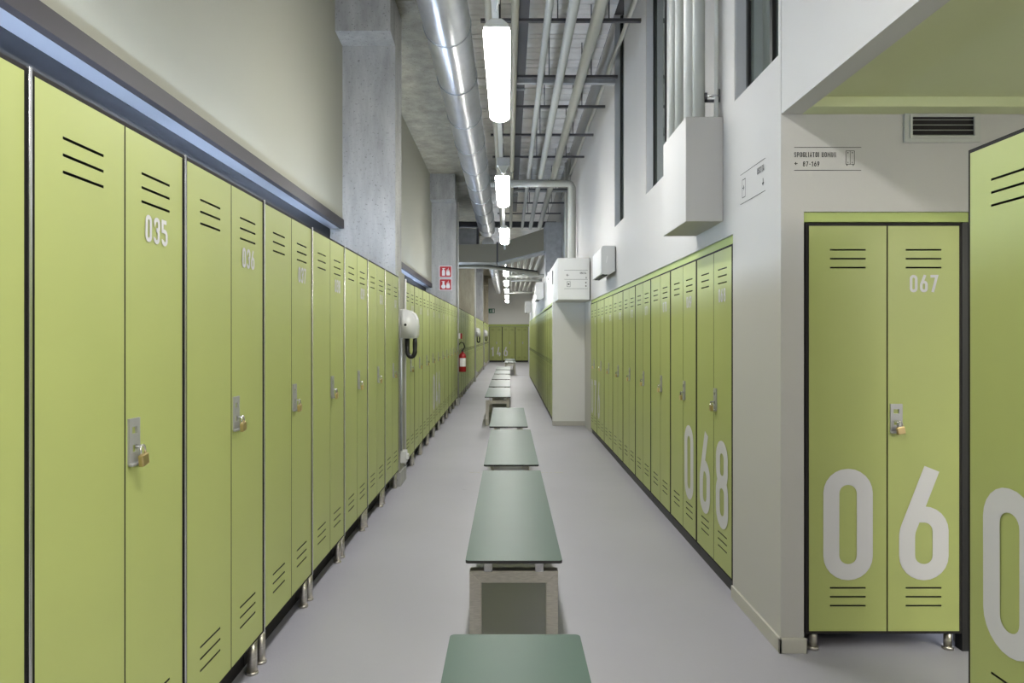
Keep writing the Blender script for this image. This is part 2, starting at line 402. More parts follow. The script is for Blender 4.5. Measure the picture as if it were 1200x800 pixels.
# white casing column and bulkhead
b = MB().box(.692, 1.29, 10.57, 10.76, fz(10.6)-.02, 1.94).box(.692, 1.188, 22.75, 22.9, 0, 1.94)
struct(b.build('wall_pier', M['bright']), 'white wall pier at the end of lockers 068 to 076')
struct(MB().box(.682, 1.188, 10.558, 10.57, fz(10.6), fz(10.6)+.07).build('baseboard_pier', M['skirt']), 'pale skirting at the foot of the white pier', 'baseboard')
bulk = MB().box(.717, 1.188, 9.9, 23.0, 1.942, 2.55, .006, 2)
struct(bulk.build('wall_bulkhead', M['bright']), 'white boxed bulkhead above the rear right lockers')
MB().box(.70, .717, 10.76, 22.75, 1.915, 1.95).build('trim_4', M['green_dim'])['kind'] = 'structure'
bpy.data.objects['trim_4']['label'] = 'thin green filler strip under the white bulkhead'; bpy.data.objects['trim_4']['category'] = 'trim'

# green fillers over recessed lockers
struct(MB().box(WX+.012, WX+.06, 3.595, 9.825, 1.879, 1.925).build('trim_5', M['green_dim']), 'green filler strip above lockers 068 to 076', 'trim')
struct(MB().box(1.295, 2.02, 2.972, 3.02, 1.882, 1.925).build('trim_6', M['green_dim']), 'green filler strip above locker 067', 'trim')
struct(MB().box(1.99, 2.019, 2.972, 3.02, .0, 1.880).build('trim_8', M['black']), 'black filler post to the right of locker 067', 'trim')
fy = Y_END-.0
struct(MB().box(-1.15, 1.19, fy+.01, fy+.1, fz(fy)+1.885, fz(fy)+2.08).build('trim_7', M['green_dim']), 'green filler board above the far end lockers', 'trim')

# floor joint and threshold
fj = thing('floor_joint', 'worn broken pale joint across the floor before the third bench', 'floor mark', (0, 6.94, 0))
for x0, x1 in ((-.40, -.36), (-.345, -.33), (-.32, -.295), (.335, .36), (.38, .40), (.42, .45), (.47, .56)): MB().box(x0, x1, -.01, .015, -.001, .0015).build('strip', M['skirt'], fj)
tag(MB().box(-.05, 1.19, 23.95, 23.99, fz(24)-.002, fz(24)+.004).build('floor_threshold', M['skirt']), 'pale threshold line across the floor near the far end', 'threshold')

# ------------------------------------------------------------------ lockers
LW = .686; LH = 1.80; LD = .48
DL = (.014, .3535); DR = (.3595, .672)
def slot_holes(x0, x1, z0, z1):
    c = (x0+x1)/2; hs = []
    for k in range(3):
        hs.append((c-.078, c+.078, z1-.101-.039*k-.007, z1-.101-.039*k))
        hs.append((c-.078, c+.078, z0+.115+.039*k-.007, z0+.115+.039*k))
    return hs
def slot_holes_small(x0, x1, z0, z1):
    c = (x0+x1)/2
    return [(c-.055, c+.055, z1-.08-.035*k-.007, z1-.08-.035*k) for k in range(3)]
b = MB(); t = .012
b.box(0, t, .004, LD, 0, LH).box(LW-t, LW, .004, LD, 0, LH).box(t, LW-t, .004, LD, LH-t, LH).box(t, LW-t, .004, LD, 0, t).box(t, LW-t, LD-t, LD, t, LH-t)
b.box(.34, .36, .024, LD-t, t, LH-t)
ME_BODY = meshof(b, 'body', M['body'])
gdoor = [M['green'], M['black']]
ME_DL = meshof(MB().plate(DL[0], DL[1], .013, LH-.013, 0, .018, slot_holes(*DL, .013, LH-.013)), 'door', gdoor)
ME_DR = meshof(MB().plate(DR[0], DR[1], .013, LH-.013, 0, .018, slot_holes(*DR, .013, LH-.013)), 'door', gdoor)
HM = .90
TT = []
for (x0, x1) in (DL, DR):
    for (z0, z1) in ((.013, HM-.003), (HM+.003, LH-.013)):
        TT.append((x0, z0, meshof(MB().plate(x0, x1, z0, z1, 0, .018, slot_holes_small(x0, x1, z0, z1)), 'door', gdoor)))
# hasp plate: origin at its lower left corner
b = MB().plate(0, .052, 0, .122, -.006, 0, [(.013, .037, .080, .099), (.015, .037, .030, .050)])
b.box(-.001, .053, -.014, -.002, -.006, .002, .002)
b.tube([(.026+.011*math.cos(a), -.013-.012*abs(math.sin(a)), .046) for a in [PI*k/8 for k in range(9)]], .003, 6)
ME_HASP = meshof(b, 'hasp', M['hasp'])
ME_HASP_S = meshof(MB().box(0, .018, -.006, 0, 0, .03), 'hasp', M['dark_metal'])
# padlock: origin at the shackle crown
ME_PB = meshof(MB().box(-.017, .017, -.007, .007, -.058, -.026, .003, 2), 'body', M['brass'])
ME_PS = meshof(MB().tube([(-.011, 0, -.028), (-.011, 0, -.012)]+[(.011*math.cos(a), 0, -.012+.011*math.sin(a)) for a in [PI-PI*k/8 for k in range(9)]]+[(.011, 0, -.028)], .003, 8), 'shackle', M['chrome'])
ME_LEG_T = meshof(MB().tube([(0,0,0), (0,0,.012)], .024, 14).tube([(0,0,.012), (0,0,.147)], .019, 14), 'leg', M['steel'])
ME_LEG_S = meshof(MB().tube([(0,0,0), (0,0,.014)], .024, 14).tube([(0,0,.014), (0,0,.077)], .017, 14), 'leg', M['steel'])
ME_PLINTH = meshof(MB().box(0, LW, .02, .06, 0, .077), 'plinth', M['black'])
ME_PLINTH_T = meshof(MB().box(0, LW, .085, .11, 0, .146), 'plinth', M['body'])
ME_BEAD = meshof(MB().box(LW-.005, LW+.004, -.006, .003, 0, LH, .002, 2), 'edge_bead', M['chrome'])
NUM = {}
def small_number(s):
    if s not in NUM: NUM[s] = text_mesh(s, .075, M['vinyl'], align='c', gap=.15, t=.16)
    return NUM[s]
DIG = {}
def digit(s):
    if s not in DIG: DIG[s] = text_mesh(s, .487, M['vinyl'], align='c')
    return DIG[s]

def locker(loc, rotz, label, group, num=None, big=('', ''), legs='tall', two=False, bead=False, padlock=None, bigz=.237, numz=None):
    t = thing('locker', label, 'locker', loc, rotz, group)
    lh = .147 if legs == 'tall' else .077
    link('body', ME_BODY, t, (0, 0, lh))
    if two:
        for x0, z0, me in TT:
            d = link('door', me, t, (0, 0, lh))
            link('hasp', ME_HASP_S, d, (x0+.008, 0, z0+(HM-.055 if z0 < .5 else .006)))
    else:
        dl = link('door', ME_DL, t, (0, 0, lh)); dr = link('door', ME_DR, t, (0, 0, lh))
        link('hasp', ME_HASP, dr, (DR[0]+.009, 0, .886))
        if num: link('number', small_number(num), dr, ((DR[0]+DR[1])/2, 0, LH-.013-.215-.075))
        for d, g, (x0, x1) in ((dl, big[0], DL), (dr, big[1], DR)):
            if g: link('large_digit', digit(g), d, ((x0+x1)/2-(.0 if d is dl else .0), 0, bigz))
    if legs in ('tall', 'short'):
        me = ME_LEG_T if legs == 'tall' else ME_LEG_S
        for x in (.045, LW-.045):
            for y in (.03, LD-.05): link('leg', me, t, (x, y, 0))
    if legs == 'tall': link('plinth', ME_PLINTH_T, t)
    if legs == 'plinth': link('plinth', ME_PLINTH, t)
    if bead: link('edge_bead', ME_BEAD, t, (0, 0, lh))
    if padlock:
        mw = Matrix.Translation(loc) @ Matrix.Rotation(rotz, 4, 'Z')
        p = mw @ Vector((DR[0]+.009+.026, -.026, lh+.886+.050))
        k = thing('padlock', padlock, 'padlock', p, rotz, 'small brass padlocks on the locker hasps')
        k.rotation_euler = (0, random.uniform(-.22, -.05), rotz)
        link('body', ME_PB, k); link('shackle', ME_PS, k)
    return t

def zb(y): return fz(y)
P = .69
# left row, first bay: 034 .. 041
LX = -1.019
for k in range(-1, 7):
    y = 1.441+P*k+.002; n = '%03d' % (35+k)
    lab = {-1: 'leftmost green locker, cut off by the left edge of the photo'}.get(k, 'tall green two-door locker numbered %s, %s from the left edge of the photo' % (n, {0: 'first whole one', 1: 'second whole one', 2: 'third whole one', 3: 'fourth whole one'}.get(k, '')))
    if k >= 4: lab = 'green two-door locker %s, %s the grey concrete column' % (n, {4: 'third before', 5: 'second before', 6: 'last one before'}[k])
    locker((LX, y, 0), PI/2, lab, 'left lockers in the first bay', n, bead=True,
           padlock=None if k < 0 else 'small brass padlock, %s on the left side, on the hasp of locker %s' % (ORD[k] if k else 'nearest and largest', n))
# left row, second bay
for k in range(10):
    y = 6.655+.688*k
    big = ('', '')
    if k == 3: big = ('', '0')
    if k == 4: big = ('4', '6')
    locker((LX, y, .0083*(y-6.63)), PI/2, 'green two-door locker, %s past the nearest concrete column on the left' % ORD[k].replace('nearest', 'first'), 'left lockers in the second bay',
           '%03d' % (42+k), big=big, padlock='tiny brass padlock on the %s left locker past the nearest column' % ORD[k].replace('nearest', 'first'))
# left rows further on, two tiers of doors
for bay, (ya, n) in enumerate(((13.90, 9), (21.0, 9), (28.17, 9))):
    for k in range(n):
        y = ya+.70*k
        locker((LX-.0, y, zb(y)+.05*(bay == 0)*0+.03), PI/2, '%s two-tier green locker past the %s concrete column on the left' % (ORD[k].replace('nearest', 'first').capitalize(), ['second', 'third', 'fourth'][bay]),
               'left two-tier lockers in the %s bay' % ['third', 'fourth', 'fifth'][bay], two=True)
# right row 068..076
RX = 1.19
for k in range(9):
    y = 3.60+P*k
    n = '%03d' % (68+k)
    big = {0: ('6', '8'), 1: ('', '0'), 7: ('6', ''), 8: ('0', '7')}.get(k, ('', ''))
    locker((RX, y+LW+.002, 0), -PI/2, 'recessed green locker numbered %s, %s' % (n, {0: 'beside the white corner of the right wall', 8: 'next to the white pier'}.get(k, ORD[k]+' of the right row from the white corner')), 'right recessed lockers', n, big=big, legs='plinth',
           padlock='small brass padlock on the %s locker of the right recessed row, %s' % (ORD[k], n))
# right rear row, two tiers
for k in range(17):
    y = 10.78+.702*k
    locker((.70, y+LW, zb(y)), -PI/2, '%s two-tier green locker behind the white pier on the right' % ORD[k].replace('nearest', 'first').capitalize(), 'right two-tier lockers behind the pier', two=True, legs='plinth')
# locker 067 facing the camera, locker 066 at the right edge
locker((1.302, 2.968, 0), 0, 'green locker 067 facing the camera in the white wall recess', 'lockers around the side passage', '067', big=('0', '6'), legs='short',
       padlock='brass padlock hanging on locker 067, the one facing the camera')
locker((1.45, 2.142, .018), -PI/2, 'nearest green locker cut off by the right edge of the photo', 'lockers around the side passage', '066', big=('0', '6'), bigz=.285)
# end wall
for k in range(3):
    x = -1.03+.695*k
    big = [('1', '4'), ('6', ''), ('', '')][k]
    locker((x, Y_END-.02, fz(Y_END)), 0, ['green locker with the digits 14 on the far end wall', 'green locker with the digit 6 on the far end wall', 'plain green locker at the right of the far end wall'][k],
           'far end lockers', big=big, legs='plinth')

# cool tubes lying on the left lockers
ME_TUBE = meshof(MB().tube([(0, .03, .045), (0, 1.17, .045)], .014, 10), 'tube', M['tube'])
ME_TUBEB = meshof(MB().box(-.025, .025, 0, 1.2, 0, .022).box(-.02, .02, 0, .03, .022, .062).box(-.02, .02, 1.17, 1.2, .022, .062), 'housing', M['plastic'])
lampys = [.35, 1.75, 3.15, 4.75, 6.95, 8.45, 9.95, 11.7, 14.2, 16.0, 18.0, 21.3, 23.4, 25.4]
for i, y in enumerate(lampys):
    t = thing('tube_light', '%s cool white tube light lying on top of the left lockers' % ORD[i].capitalize(), 'lamp', (-1.40, y, 1.95+(.0083*(y+.6-6.63)+.006 if 6.6 < y < 13 else (fz(y+1)+.035 if y > 13 else 0))), 0, 'tube lights on top of the left lockers')
    link('tube', ME_TUBE, t); link('housing', ME_TUBEB, t)

# ------------------------------------------------------------------ benches
BW = .403
def bench_meshes(L):
    r = .016; pts = []
    for cx, cy, a0 in ((BW/2-r, r, -PI/2), (BW/2-r, L-r, 0), (-BW/2+r, L-r, PI/2), (-BW/2+r, r, PI)):
        pts += [(cx+r*math.cos(a0+PI/2*k/5), cy+r*math.sin(a0+PI/2*k/5)) for k in range(6)]
    b = MB().prism(pts, 'z', .438, .450)
    top = b.mesh('tabletop'); top.materials.append(M['bench']); top.materials.append(M['black'])
    for p in top.polygons: p.material_index = 0 if abs(p.normal.z) > .5 and p.center.z > .445 else 1
    o = .187; i = .137; 
    fr = MB()
    # mitred portal: outer width .374
    A = [(-o, 0), (-o, .39), (o, .39), (o, 0)]; B = [(-i, 0), (-i, .34), (i, .34), (i, 0)]
    for k in range(3):
        fr.prism([A[k], A[k+1], B[k+1], B[k]], 'y', 0, .05)
    bmesh.ops.bevel(fr.bm, geom=list(fr.bm.edges), offset=.0025, segments=2, affect='EDGES')
    fm = meshof(fr, 'frame', M['steel'])
    rail = meshof(MB().box(-.0175, .0175, .04, L-.04, .39, .4375), 'rail', M['chrome'])
    return top, fm, rail
bl = [(.02, .18, 1.93), (.022, 2.81, 1.93), (.02, 4.95, 1.93), (.0, 7.07, 1.93), (-.17, 10.5, 2.0), (-.17, 12.62, 2.0), (-.165, 14.74, 2.0), (-.16, 16.86, 2.0), (-.16, 18.98, 2.0), (.06, 23.9, 2.0), (.04, 26.3, 2.0)]
blab = ['nearest green-grey topped bench, cut off by the bottom edge', 'second long green-grey bench from the camera with its steel frame showing', 'third green-grey bench from the camera', 'fourth green-grey bench, last before the gap',
        'fifth green-grey bench, first after the gap, steel legs showing', 'sixth green-grey bench from the camera', 'seventh green-grey bench from the camera', 'eighth green-grey bench from the camera', 'ninth green-grey bench, last of the offset run', 'tenth bench, standing alone and offset right near the far end', 'farthest bench before the end lockers']
for (x, y, L), lab in zip(bl, blab):
    t = thing('bench', lab, 'bench', (x, y, fz(y+L/2)), 0, 'benches down the middle of the corridor')
    top, fm, rail = bench_meshes(L)
    link('tabletop', top, t); link('frame', fm, t, (0, .05, 0)); link('frame', fm, t, (0, L-.10, 0))
    link('rail', rail, t, (-.108, 0, 0)); link('rail', rail, t, (.108, 0, 0))

# ------------------------------------------------------------------ ceiling lamps
def lamp_meshes():
    L = 1.57; r = .08
    def shell(a0, a1, y0, y1, rr, n=12, taper=False):
        b = MB(); rows = []
        for yy, k in ((y0, .86), (y0+.03, 1), (y1-.03, 1), (y1, .86)):
            rows.append([b.bm.verts.new((rr*k*math.cos(a0+(a1-a0)*j/n), yy, .06+ (rr*k*.5)*math.sin(a0+(a1-a0)*j/n))) for j in range(n+1)])
        for i in range(3):
            for j in range(n):
                f = b.bm.faces.new((rows[i][j], rows[i][j+1], rows[i+1][j+1], rows[i+1][j])); f.smooth = True
        b.bm.faces.new(rows[0]); b.bm.faces.new(rows[-1][::-1]); b.bm.faces.new([rows[k][0] for k in range(4)]+[rows[k][-1] for k in (3,2,1,0)]) 
        return b
    dif = meshof(shell(PI-.5, 2*PI+.5, .0, L, r), 'diffuser', M['lamp'])
    hou = shell(.5, PI-.5, .01, L-.01, r*1.02, 8); hou.box(-.012, .012, .30, .34, .12, .20).box(-.012, .012, L-.34, L-.30, .12, .20)
    hou = meshof(hou, 'housing', M['conduit'])
    cap = meshof(MB().prism([(-.075, .07), (.075, .07), (.06, .095), (.03, .118), (-.03, .118), (-.06, .095)], 'y', -.01, .03), 'end_cap', M['conduit'])
    return dif, hou, cap
LM = lamp_meshes()
LZ = 3.09
for i in range(-2, 9):
    if i == 3: continue          # the crossing duct takes this place
    y = 3.9+3.55*i
    lab = 'tubular ceiling lamp, ' + ('behind or above the camera' if i < 0 else '%s one visible down the corridor' % ORD[i] if i else 'nearest and largest one in view')
    if i == -2: lab = 'tubular ceiling lamp far behind the camera'
    t = thing('ceiling_lamp', lab, 'lamp', (-.07, y, LZ+(.06 if i > 3 else 0)), 0, 'tubular lamps over the corridor')
    link('diffuser', LM[0], t); link('housing', LM[1], t); link('end_cap', LM[2], t); link('end_cap', LM[2], t, (0, 1.57, 0), (0, 0, PI))
    # feed cable curling down to the lamp
    pts = [(-.005+.02*math.sin(k*1.3), -.02-.05*k, .15+.035*k) for k in range(8)]
    MB().tube(pts, .006, 6).build('cable', M['conduit'], t)
# lamp rail
t = thing('lamp_rail', 'pale steel rail running above the ceiling lamps', 'rail', (-.08, 0, LZ+.20))
MB().box(-.02, .02, Y_BACK+.1, 14.6, 0, .035).build('track', M['conduit'], t); MB().box(-.02, .02, 16.8, 34.5, 0, .035).build('track', M['conduit'], t)
for k in range(12):
    MB().tube([(0, -3.6+3.55*k*.95, .035), (0, -3.6+3.55*k*.95, TOPC-LZ-.2)], .004, 6).build('rod', M['dark_metal'], t)
# two unseen lamps added to brighten the side passage, just under its low ceiling
for i, (x, y) in enumerate(((2.75, -.55), (2.75, -3.2))):
    t = thing('ceiling_lamp', ['nearer tubular lamp under the low ceiling of the side passage', 'rear tubular lamp under the low ceiling of the side passage'][i], 'lamp', (x, y, 2.15), 0, 'tubular lamps in the side passage')
    link('diffuser', LM[0], t); t.children[0].material_slots[0].link = 'OBJECT'; t.children[0].material_slots[0].material = M['lamp_side']; link('housing', LM[1], t); link('end_cap', LM[2], t); link('end_cap', LM[2], t, (0, 1.57, 0), (0, 0, PI))
# sensor box
t = thing('emergency_beacon', 'grey box with a pointed cone hanging before the second lamp', 'sensor', (-.055, 7.15, LZ+.08))
MB().box(-.07, .07, 0, .10, .03, .115, .006).build('box', M['grey_plastic'], t)
b = MB(); b.prism([(-.058, .03), (.058, .03), (.02, -.035), (0, -.05), (-.02, -.035)], 'y', .01, .09); b.build('cone', M['pipe'], t)

# ------------------------------------------------------------------ spiral duct
def spiral(name, label, x, zc, r, y0, y1, yr, step):
    t = thing(name, label, 'duct', (x, 0, zc))
    MB().tube([(0, y0, 0), (0, y1, 0)], r, 48).build('pipe_wall', M['duct'], t)
    ringm = meshof(MB().tube([((r+.002)*math.cos(a), 0, (r+.002)*math.sin(a)) for a in [2*PI*k/48 for k in range(48)]], .007, 6, closed=True), 'seam', M['zinc'])
    y = yr
    while y < y1: link('seam', ringm, t, (0, y, 0)); y += step
    MB().tube([(0, y0+3, r), (0, y0+3, 4.98-zc)], .004, 6).build('hanger', M['dark_metal'], t)
    return t
spiral('spiral_duct', 'large shiny round duct hanging left of the near ceiling lamps', -.527, EYE+2.69, .2, Y_BACK+.05, 16.6, 5.79-1.13*9, 1.13)
spiral('spiral_duct', 'smaller far round duct beyond the crossing ductwork', -.52, EYE+2.42, .15, 17.2, 34.5, 17.8, 1.13)

# ------------------------------------------------------------------ pipes
def pipe(label, pts, r, m, group=None, cat='pipe', name='ceiling_pipe', collars=None):
    t = thing(name, label, cat, (0, 0, 0), 0, group)
    MB().tube(pts, r, 20).build('tube', M[m], t)
    if collars:
        for y in collars: 
            MB().tube([(pts[0][0], y, pts[0][2]), (pts[0][0], y+.03, pts[0][2])], r+.006, 16).build('collar', M['dark_metal'], t)
    return t
H = EYE+2.78
for x, r, m, lab in ((-.17, .035, 'pipe_warm', 'first pipe from the left of the five, beside the duct'), (.055, .034, 'pipe_warm', 'second pipe of the five, putty coloured, right of the lamps'),
                     (.34, .034, 'pipe', 'third and slim pipe of the five along the ceiling'), (.545, .046, 'pipe', 'fourth and thicker pipe of the five along the ceiling'), (.77, .054, 'pipe', 'fifth and thickest pipe of the five, nearest the right wall')):
    pipe(lab, [(x, Y_BACK+.1, H), (x, 17.0, H)], r, m, 'pipes along the ceiling', collars=(11.2,) if x < .1 else None)
# cross pipe with drop
pts = [(-.31, 11.7, H-.10), (1.02, 11.7, H-.10), (1.075, 11.7, H-.125), (1.10, 11.7, H-.18), (1.10, 11.7, 2.56)]
pipe('pale pipe crossing under the others and dropping to the white bulkhead', pts, .062, 'pipe', name='drop_pipe')
for i, (y, z, x0) in enumerate(((22.0, 3.42, .0), (24.0, 3.44, .0), (30.0, 3.42, .0), (26, 3.75, 0))):
    pipe(['nearest', 'second', 'third', 'topmost'][i]+' pipe crossing the far right of the ceiling', [(x0, y, z), (1.18, y, z)], .05, 'pipe', 'far crossing pipes')
for i in range(5):
    x = .12+.2*i
    pipe('%s short far pipe running along the ceiling beyond the crossing duct' % ['leftmost', 'second', 'middle', 'fourth', 'rightmost'][i], [(x, 18.0, 3.75), (x, 34.0, 3.75)], .045, 'pipe', 'far pipes along the ceiling')
# channels carrying the pipes
chy = [5.2, 6.05, 7.35, 8.3, 9.45, 10.6, 12.9, 14.2, 15.4]
for i, y in enumerate(chy):
    t = thing('pipe_support', 'dark steel channel across the pipes, %s from the camera' % ORD[i], 'bracket', (0, y, H+.055), 0, 'steel channels carrying the ceiling pipes')
    MB().box(-.25, 1.185, 0, .04, 0, .012).box(-.25, 1.185, 0, .005, .012, .026).box(-.25, 1.185, .035, .04, .012, .026).build('channel', M['dark_metal'], t)
    if i in (2, 6): MB().box(-.25, 1.185, .16, .22, .0, .05).build('double_channel', M['zinc'], t)
    for x in (-.1, .44, .9): MB().tube([(x, .02, .03), (x, .02, TOPC-H-.05)], .006, 6).build('rod', M['dark_metal'], t)
# dark cable tray
t = thing('cable_tray', 'dark cable tray running above the pipes', 'cable tray', (.15, 0, 4.55))
MB().box(-.05, .05, Y_BACK+.1, 17, 0, .006).box(-.052, -.046, Y_BACK+.1, 17, 0, .06).box(.046, .052, Y_BACK+.1, 17, 0, .06).build('channel', M['dark_metal'], t)
MB().tube([(0, y, .02) for y in (Y_BACK+.2, 17)], .014, 8).build('cable', M['rubber'], t)
for y in (5.4, 8.6, 11.8, 15): MB().box(-.06, .06, y, y+.03, -.02, .0).build('bracket', M['zinc'], t)
# ledge conduit on the right wall
pipe('thin white conduit high on the right wall', [(1.165, Y_BACK+.1, 4.47), (1.165, 15, 4.47)], .022, 'conduit', name='wall_conduit')

# ------------------------------------------------------------------ crossing ductwork at the middle of the corridor
t = thing('crossing_duct', 'dull sheet metal duct crossing the corridor and rising to the right', 'duct', (0, 15.0, EYE))
MB().prism([(-1.50, 2.08), (-.25, 2.10), (.80, 2.44), (.80, 1.96), (-.25, 1.69), (-1.50, 1.70)], 'y', 0, .55).build('casing', M['dull_zinc'], t)
MB().prism([(-.27, 2.13), (-.23, 2.14), (-.23, 1.66), (-.27, 1.66)], 'y', -.02, .57).build('flange', M['dark_metal'], t)
MB().prism([(.78, 2.47), (.815, 2.48), (.815, 1.93), (.78, 1.93)], 'y', -.02, .57).build('flange', M['zinc'], t)
MB().prism([(.80, 1.955), (-.25, 1.688), (-.25, 1.66), (.80, 1.925)], 'y', -.03, .56).build('underside_strip', M['zinc'], t)
t = thing('riser_duct', 'galvanised rectangular riser duct above the white bulkhead', 'duct', (0, 15.0, 0))
MB().box(.82, 1.185, 0, .55, 2.56, 3.95).build('casing', M['zinc'], t)
for z in (2.75, 2.95, 3.12, 3.35): MB().box(.821, 1.186, -.015, .565, z, z+.03).build('flange', M['zinc'], t)
t = thing('branch_duct', 'galvanised box duct beside the second column', 'duct', (0, 15.62, EYE))
MB().box(-1.50, -.70, 0, .5, 2.11, 2.54).build('casing', M['zinc'], t)
for x in (-1.05, -.95, -.86): MB().box(x, x+.025, -.012, 0, 2.12, 2.53).build('rib', M['zinc'], t)
MB().box(-.74, -.70, -.02, .52, 2.09, 2.56).build('flange', M['dark_metal'], t)
o = MB().box(-1.50, 1.18, 16.75, 16.87, EYE+2.76, EYE+2.90, .01).build('steel_crossbeam', M['dark_metal']); tag(o, 'dark steel beam crossing above the ductwork', 'beam')
t = thing('cable_tray', 'pale metal tray crossing just below the crossing duct', 'cable tray', (0, 16.3, EYE+1.70))
b = MB().prism([(-1.50, .06), (-.6, .06), (.72, -.10), (.72, -.14), (-.6, .02), (-1.50, .02)], 'y', 0, .30); b.build('channel', M['pipe_warm'], t)
MB().tube([(-1.4, .1, .09), (-.6, .12, .085), (.7, .1, -.07)], .02, 8).build('cable', M['rubber'], t)
# vertical risers at the right beyond the drop pipe
for i, (x, y) in enumerate(((1.15, 12.9), (1.15, 13.6))):
    pipe(['near', 'far'][i]+' thin vertical pipe on the right wall beyond the drop pipe', [(x, y, 2.56), (x, y, 4.9)], .03, 'conduit', 'thin vertical pipes on the right wall')

# ------------------------------------------------------------------ right wall equipment
t = thing('pipe_casing', 'white box casing on the right wall with pipes rising from it', 'casing', (0, 3.755, 2.02))
MB().box(.982, 1.189, 0, .545, 0, .58, .004, 2).build('box', M['white'], t)
for i, (x, y, r, m) in enumerate(((1.03, 4.23, .030, 'pipe'), (1.035, 4.08, .032, 'pipe'), (1.05, 3.93, .034, 'conduit'), (1.075, 3.83, .034, 'pipe'), (1.165, 3.80, .012, 'conduit'))):
    pipe('%s vertical pipe rising from the white casing' % ['farthest', 'second farthest', 'middle', 'thick nearest', 'thin separate'][i], [(x, y, 2.603), (x, y, 4.98)], r, m, 'vertical pipes above the white casing', name='riser_pipe')
t = thing('pipe_clamp', 'dark metal pipe clamp on the wall above the white casing', 'clamp', (1.13, 3.80, 2.70))
MB().box(-.03, .055, -.0, .02, 0, .012).box(-.03, -.015, 0, .02, 0, .05).box(.03, .055, 0, .02, 0, .07).build('bracket', M['dark_metal'], t)
MB().tube([(-.02, -.005, .03), (.05, -.005, .03)], .008, 8).build('bolt', M['chrome'], t)

def heater(y, xw, z0, z1, prot, length, label):
    t = thing('fan_heater', label, 'heater', (0, y, 0), 0, 'white wall-mounted fan heaters')
    b = MB().prism([(xw-.012, z0+.03), (xw-.012, z1), (xw-prot+.02, z1), (xw-prot, z1-.03), (xw-prot, z0), (xw-prot+.09, z0-.01)], 'y', 0, length)
    b.build('housing', M['plastic'], t)
    MB().box(xw-.012, xw-.001, .02, length-.02, z0+.04, z1-.01).build('wall_plate', M['black'], t)
    MB().box(xw-prot+.02, xw-prot+.045, .04, length-.04, z0-.012, z0+.0).build('outlet_slot', M['black'], t)
    MB().box(xw-prot+.055, xw-prot+.075, .04, length-.04, z0-.014, z0-.002).build('outlet_slot', M['black'], t)
    MB().prism([(xw-.10, z0+.20), (xw-.092, z0+.19), (xw-.105, z0+.12), (xw-.113, z0+.12)], 'y', -.002, .0).build('badge', M['paper'], t)
    return t
heater(7.5, 1.19, 2.09, 2.40, .165, .75, 'grey white fan heater on the right wall above the lockers')
heater(13.6, .717, 2.16, 2.50, .17, .75, 'white fan heater on the bulkhead, nearer of the two')
heater(21.4, .717, 2.20, 2.55, .19, .75, 'white fan heater on the bulkhead, farther of the two')
for i, (y, z) in enumerate(((11.9, 2.42), (10.9, 2.25))):
    o = MB().box(.69 if i == 0 else .706, .716, y, y+.12, z, z+(.12 if i == 0 else .22), .004).build('junction_box', M['plastic'] if i == 0 else M['dark_metal'])
    tag(o, ['small white junction box high on the bulkhead side', 'slim dark panel on the bulkhead side'][i], 'box')

# signs as thin printed marks
def flat(name, bm_fn, loc, rotz, label, cat='sign', group=None, m='ink'):
    bm = bmesh.new(); bm_fn(bm)
    bmesh.ops.recalc_face_normals(bm, faces=bm.faces)
    me = bpy.data.meshes.new(name); bm.to_mesh(me); bm.free(); me.materials.append(M[m])
    o = link(name, me, None, loc, (0, 0, rotz)); return tag(o, label, cat, group)
def rect(bm, x0, x1, z0, z1, y=-.0015):
    bm.faces.new([bm.verts.new(p) for p in ((x0,y,z0),(x1,y,z0),(x1,y,z1),(x0,y,z1))])
def outline(bm, x0, x1, z0, z1, t):
    stroke(bm, [Vector(p) for p in ((x0,z0),(x1,z0),(x1,z1),(x0,z1))], True, t, lambda q: (q.x, -.0015, q.y))
def dot(bm, cx, cz, r):
    bm.faces.new([bm.verts.new((cx+r*math.cos(2*PI*k/12), -.0015, cz+r*math.sin(2*PI*k/12))) for k in range(12)])
def sign_main(bm):
    rect(bm, 0, .293, .100, .1025); rect(bm, 0, .293, 0, .0025)
    text_into(bm, 'SPOGLIATOI UOMINI', .0, .058, .0225, gap=.15, t=.115, wscale=.90)
    text_into(bm, '<', .002, .022, .017, t=.17); text_into(bm, '87-169', .038, .018, .0215, gap=.17, t=.13)
    outline(bm, .226, .263, .028, .086, .0022); rect(bm, .2437, .2455, .028, .086)
    for x in (.235, .254):
        dot(bm, x, .036, .0022); dot(bm, x, .078, .0028)
    rect(bm, .229, .233, .021, .028); rect(bm, .256, .260, .021, .028)
flat('direction_sign', sign_main, (1.247, 2.96, 2.104), 0, 'black lettered direction sign SPOGLIATOI UOMINI beside the vent')
def sign_exit(bm):
    rect(bm, 0, .34, .150, .153); rect(bm, 0, .34, 0, .003)
    outline(bm, .03, .075, .03, .12, .004); text_into(bm, '>', .035, .06, .035, t=.14)
    text_into(bm, 'USCITA', .235, .098, .030, gap=.12, t=.15); text_into(bm, 'v', .30, .032, .035, t=.18)
# reads from far to near on the aisle face
flat('exit_direction_sign', sign_exit, (1.19, 3.475, 2.055), -PI/2, 'black printed exit sign on the corner of the right wall')
def sign_box(bm):
    for z in (.0, .135, .27): rect(bm, 0, .34, z, z+.004)
    text_into(bm, '<', .03, .175, .05, t=.12); text_into(bm, 'USCITA', .23, .215, .030, gap=.12, t=.15); text_into(bm, 'v', .31, .15, .03, t=.18)
    outline(bm, .04, .085, .03, .105, .005); dot(bm, .0625, .068, .013); dot(bm, .315, .09, .01); dot(bm, .315, .04, .01)
flat('bulkhead_sign', sign_box, (.815, 9.9, 2.10), 0, 'small printed sign with icons on the front of the white bulkhead')

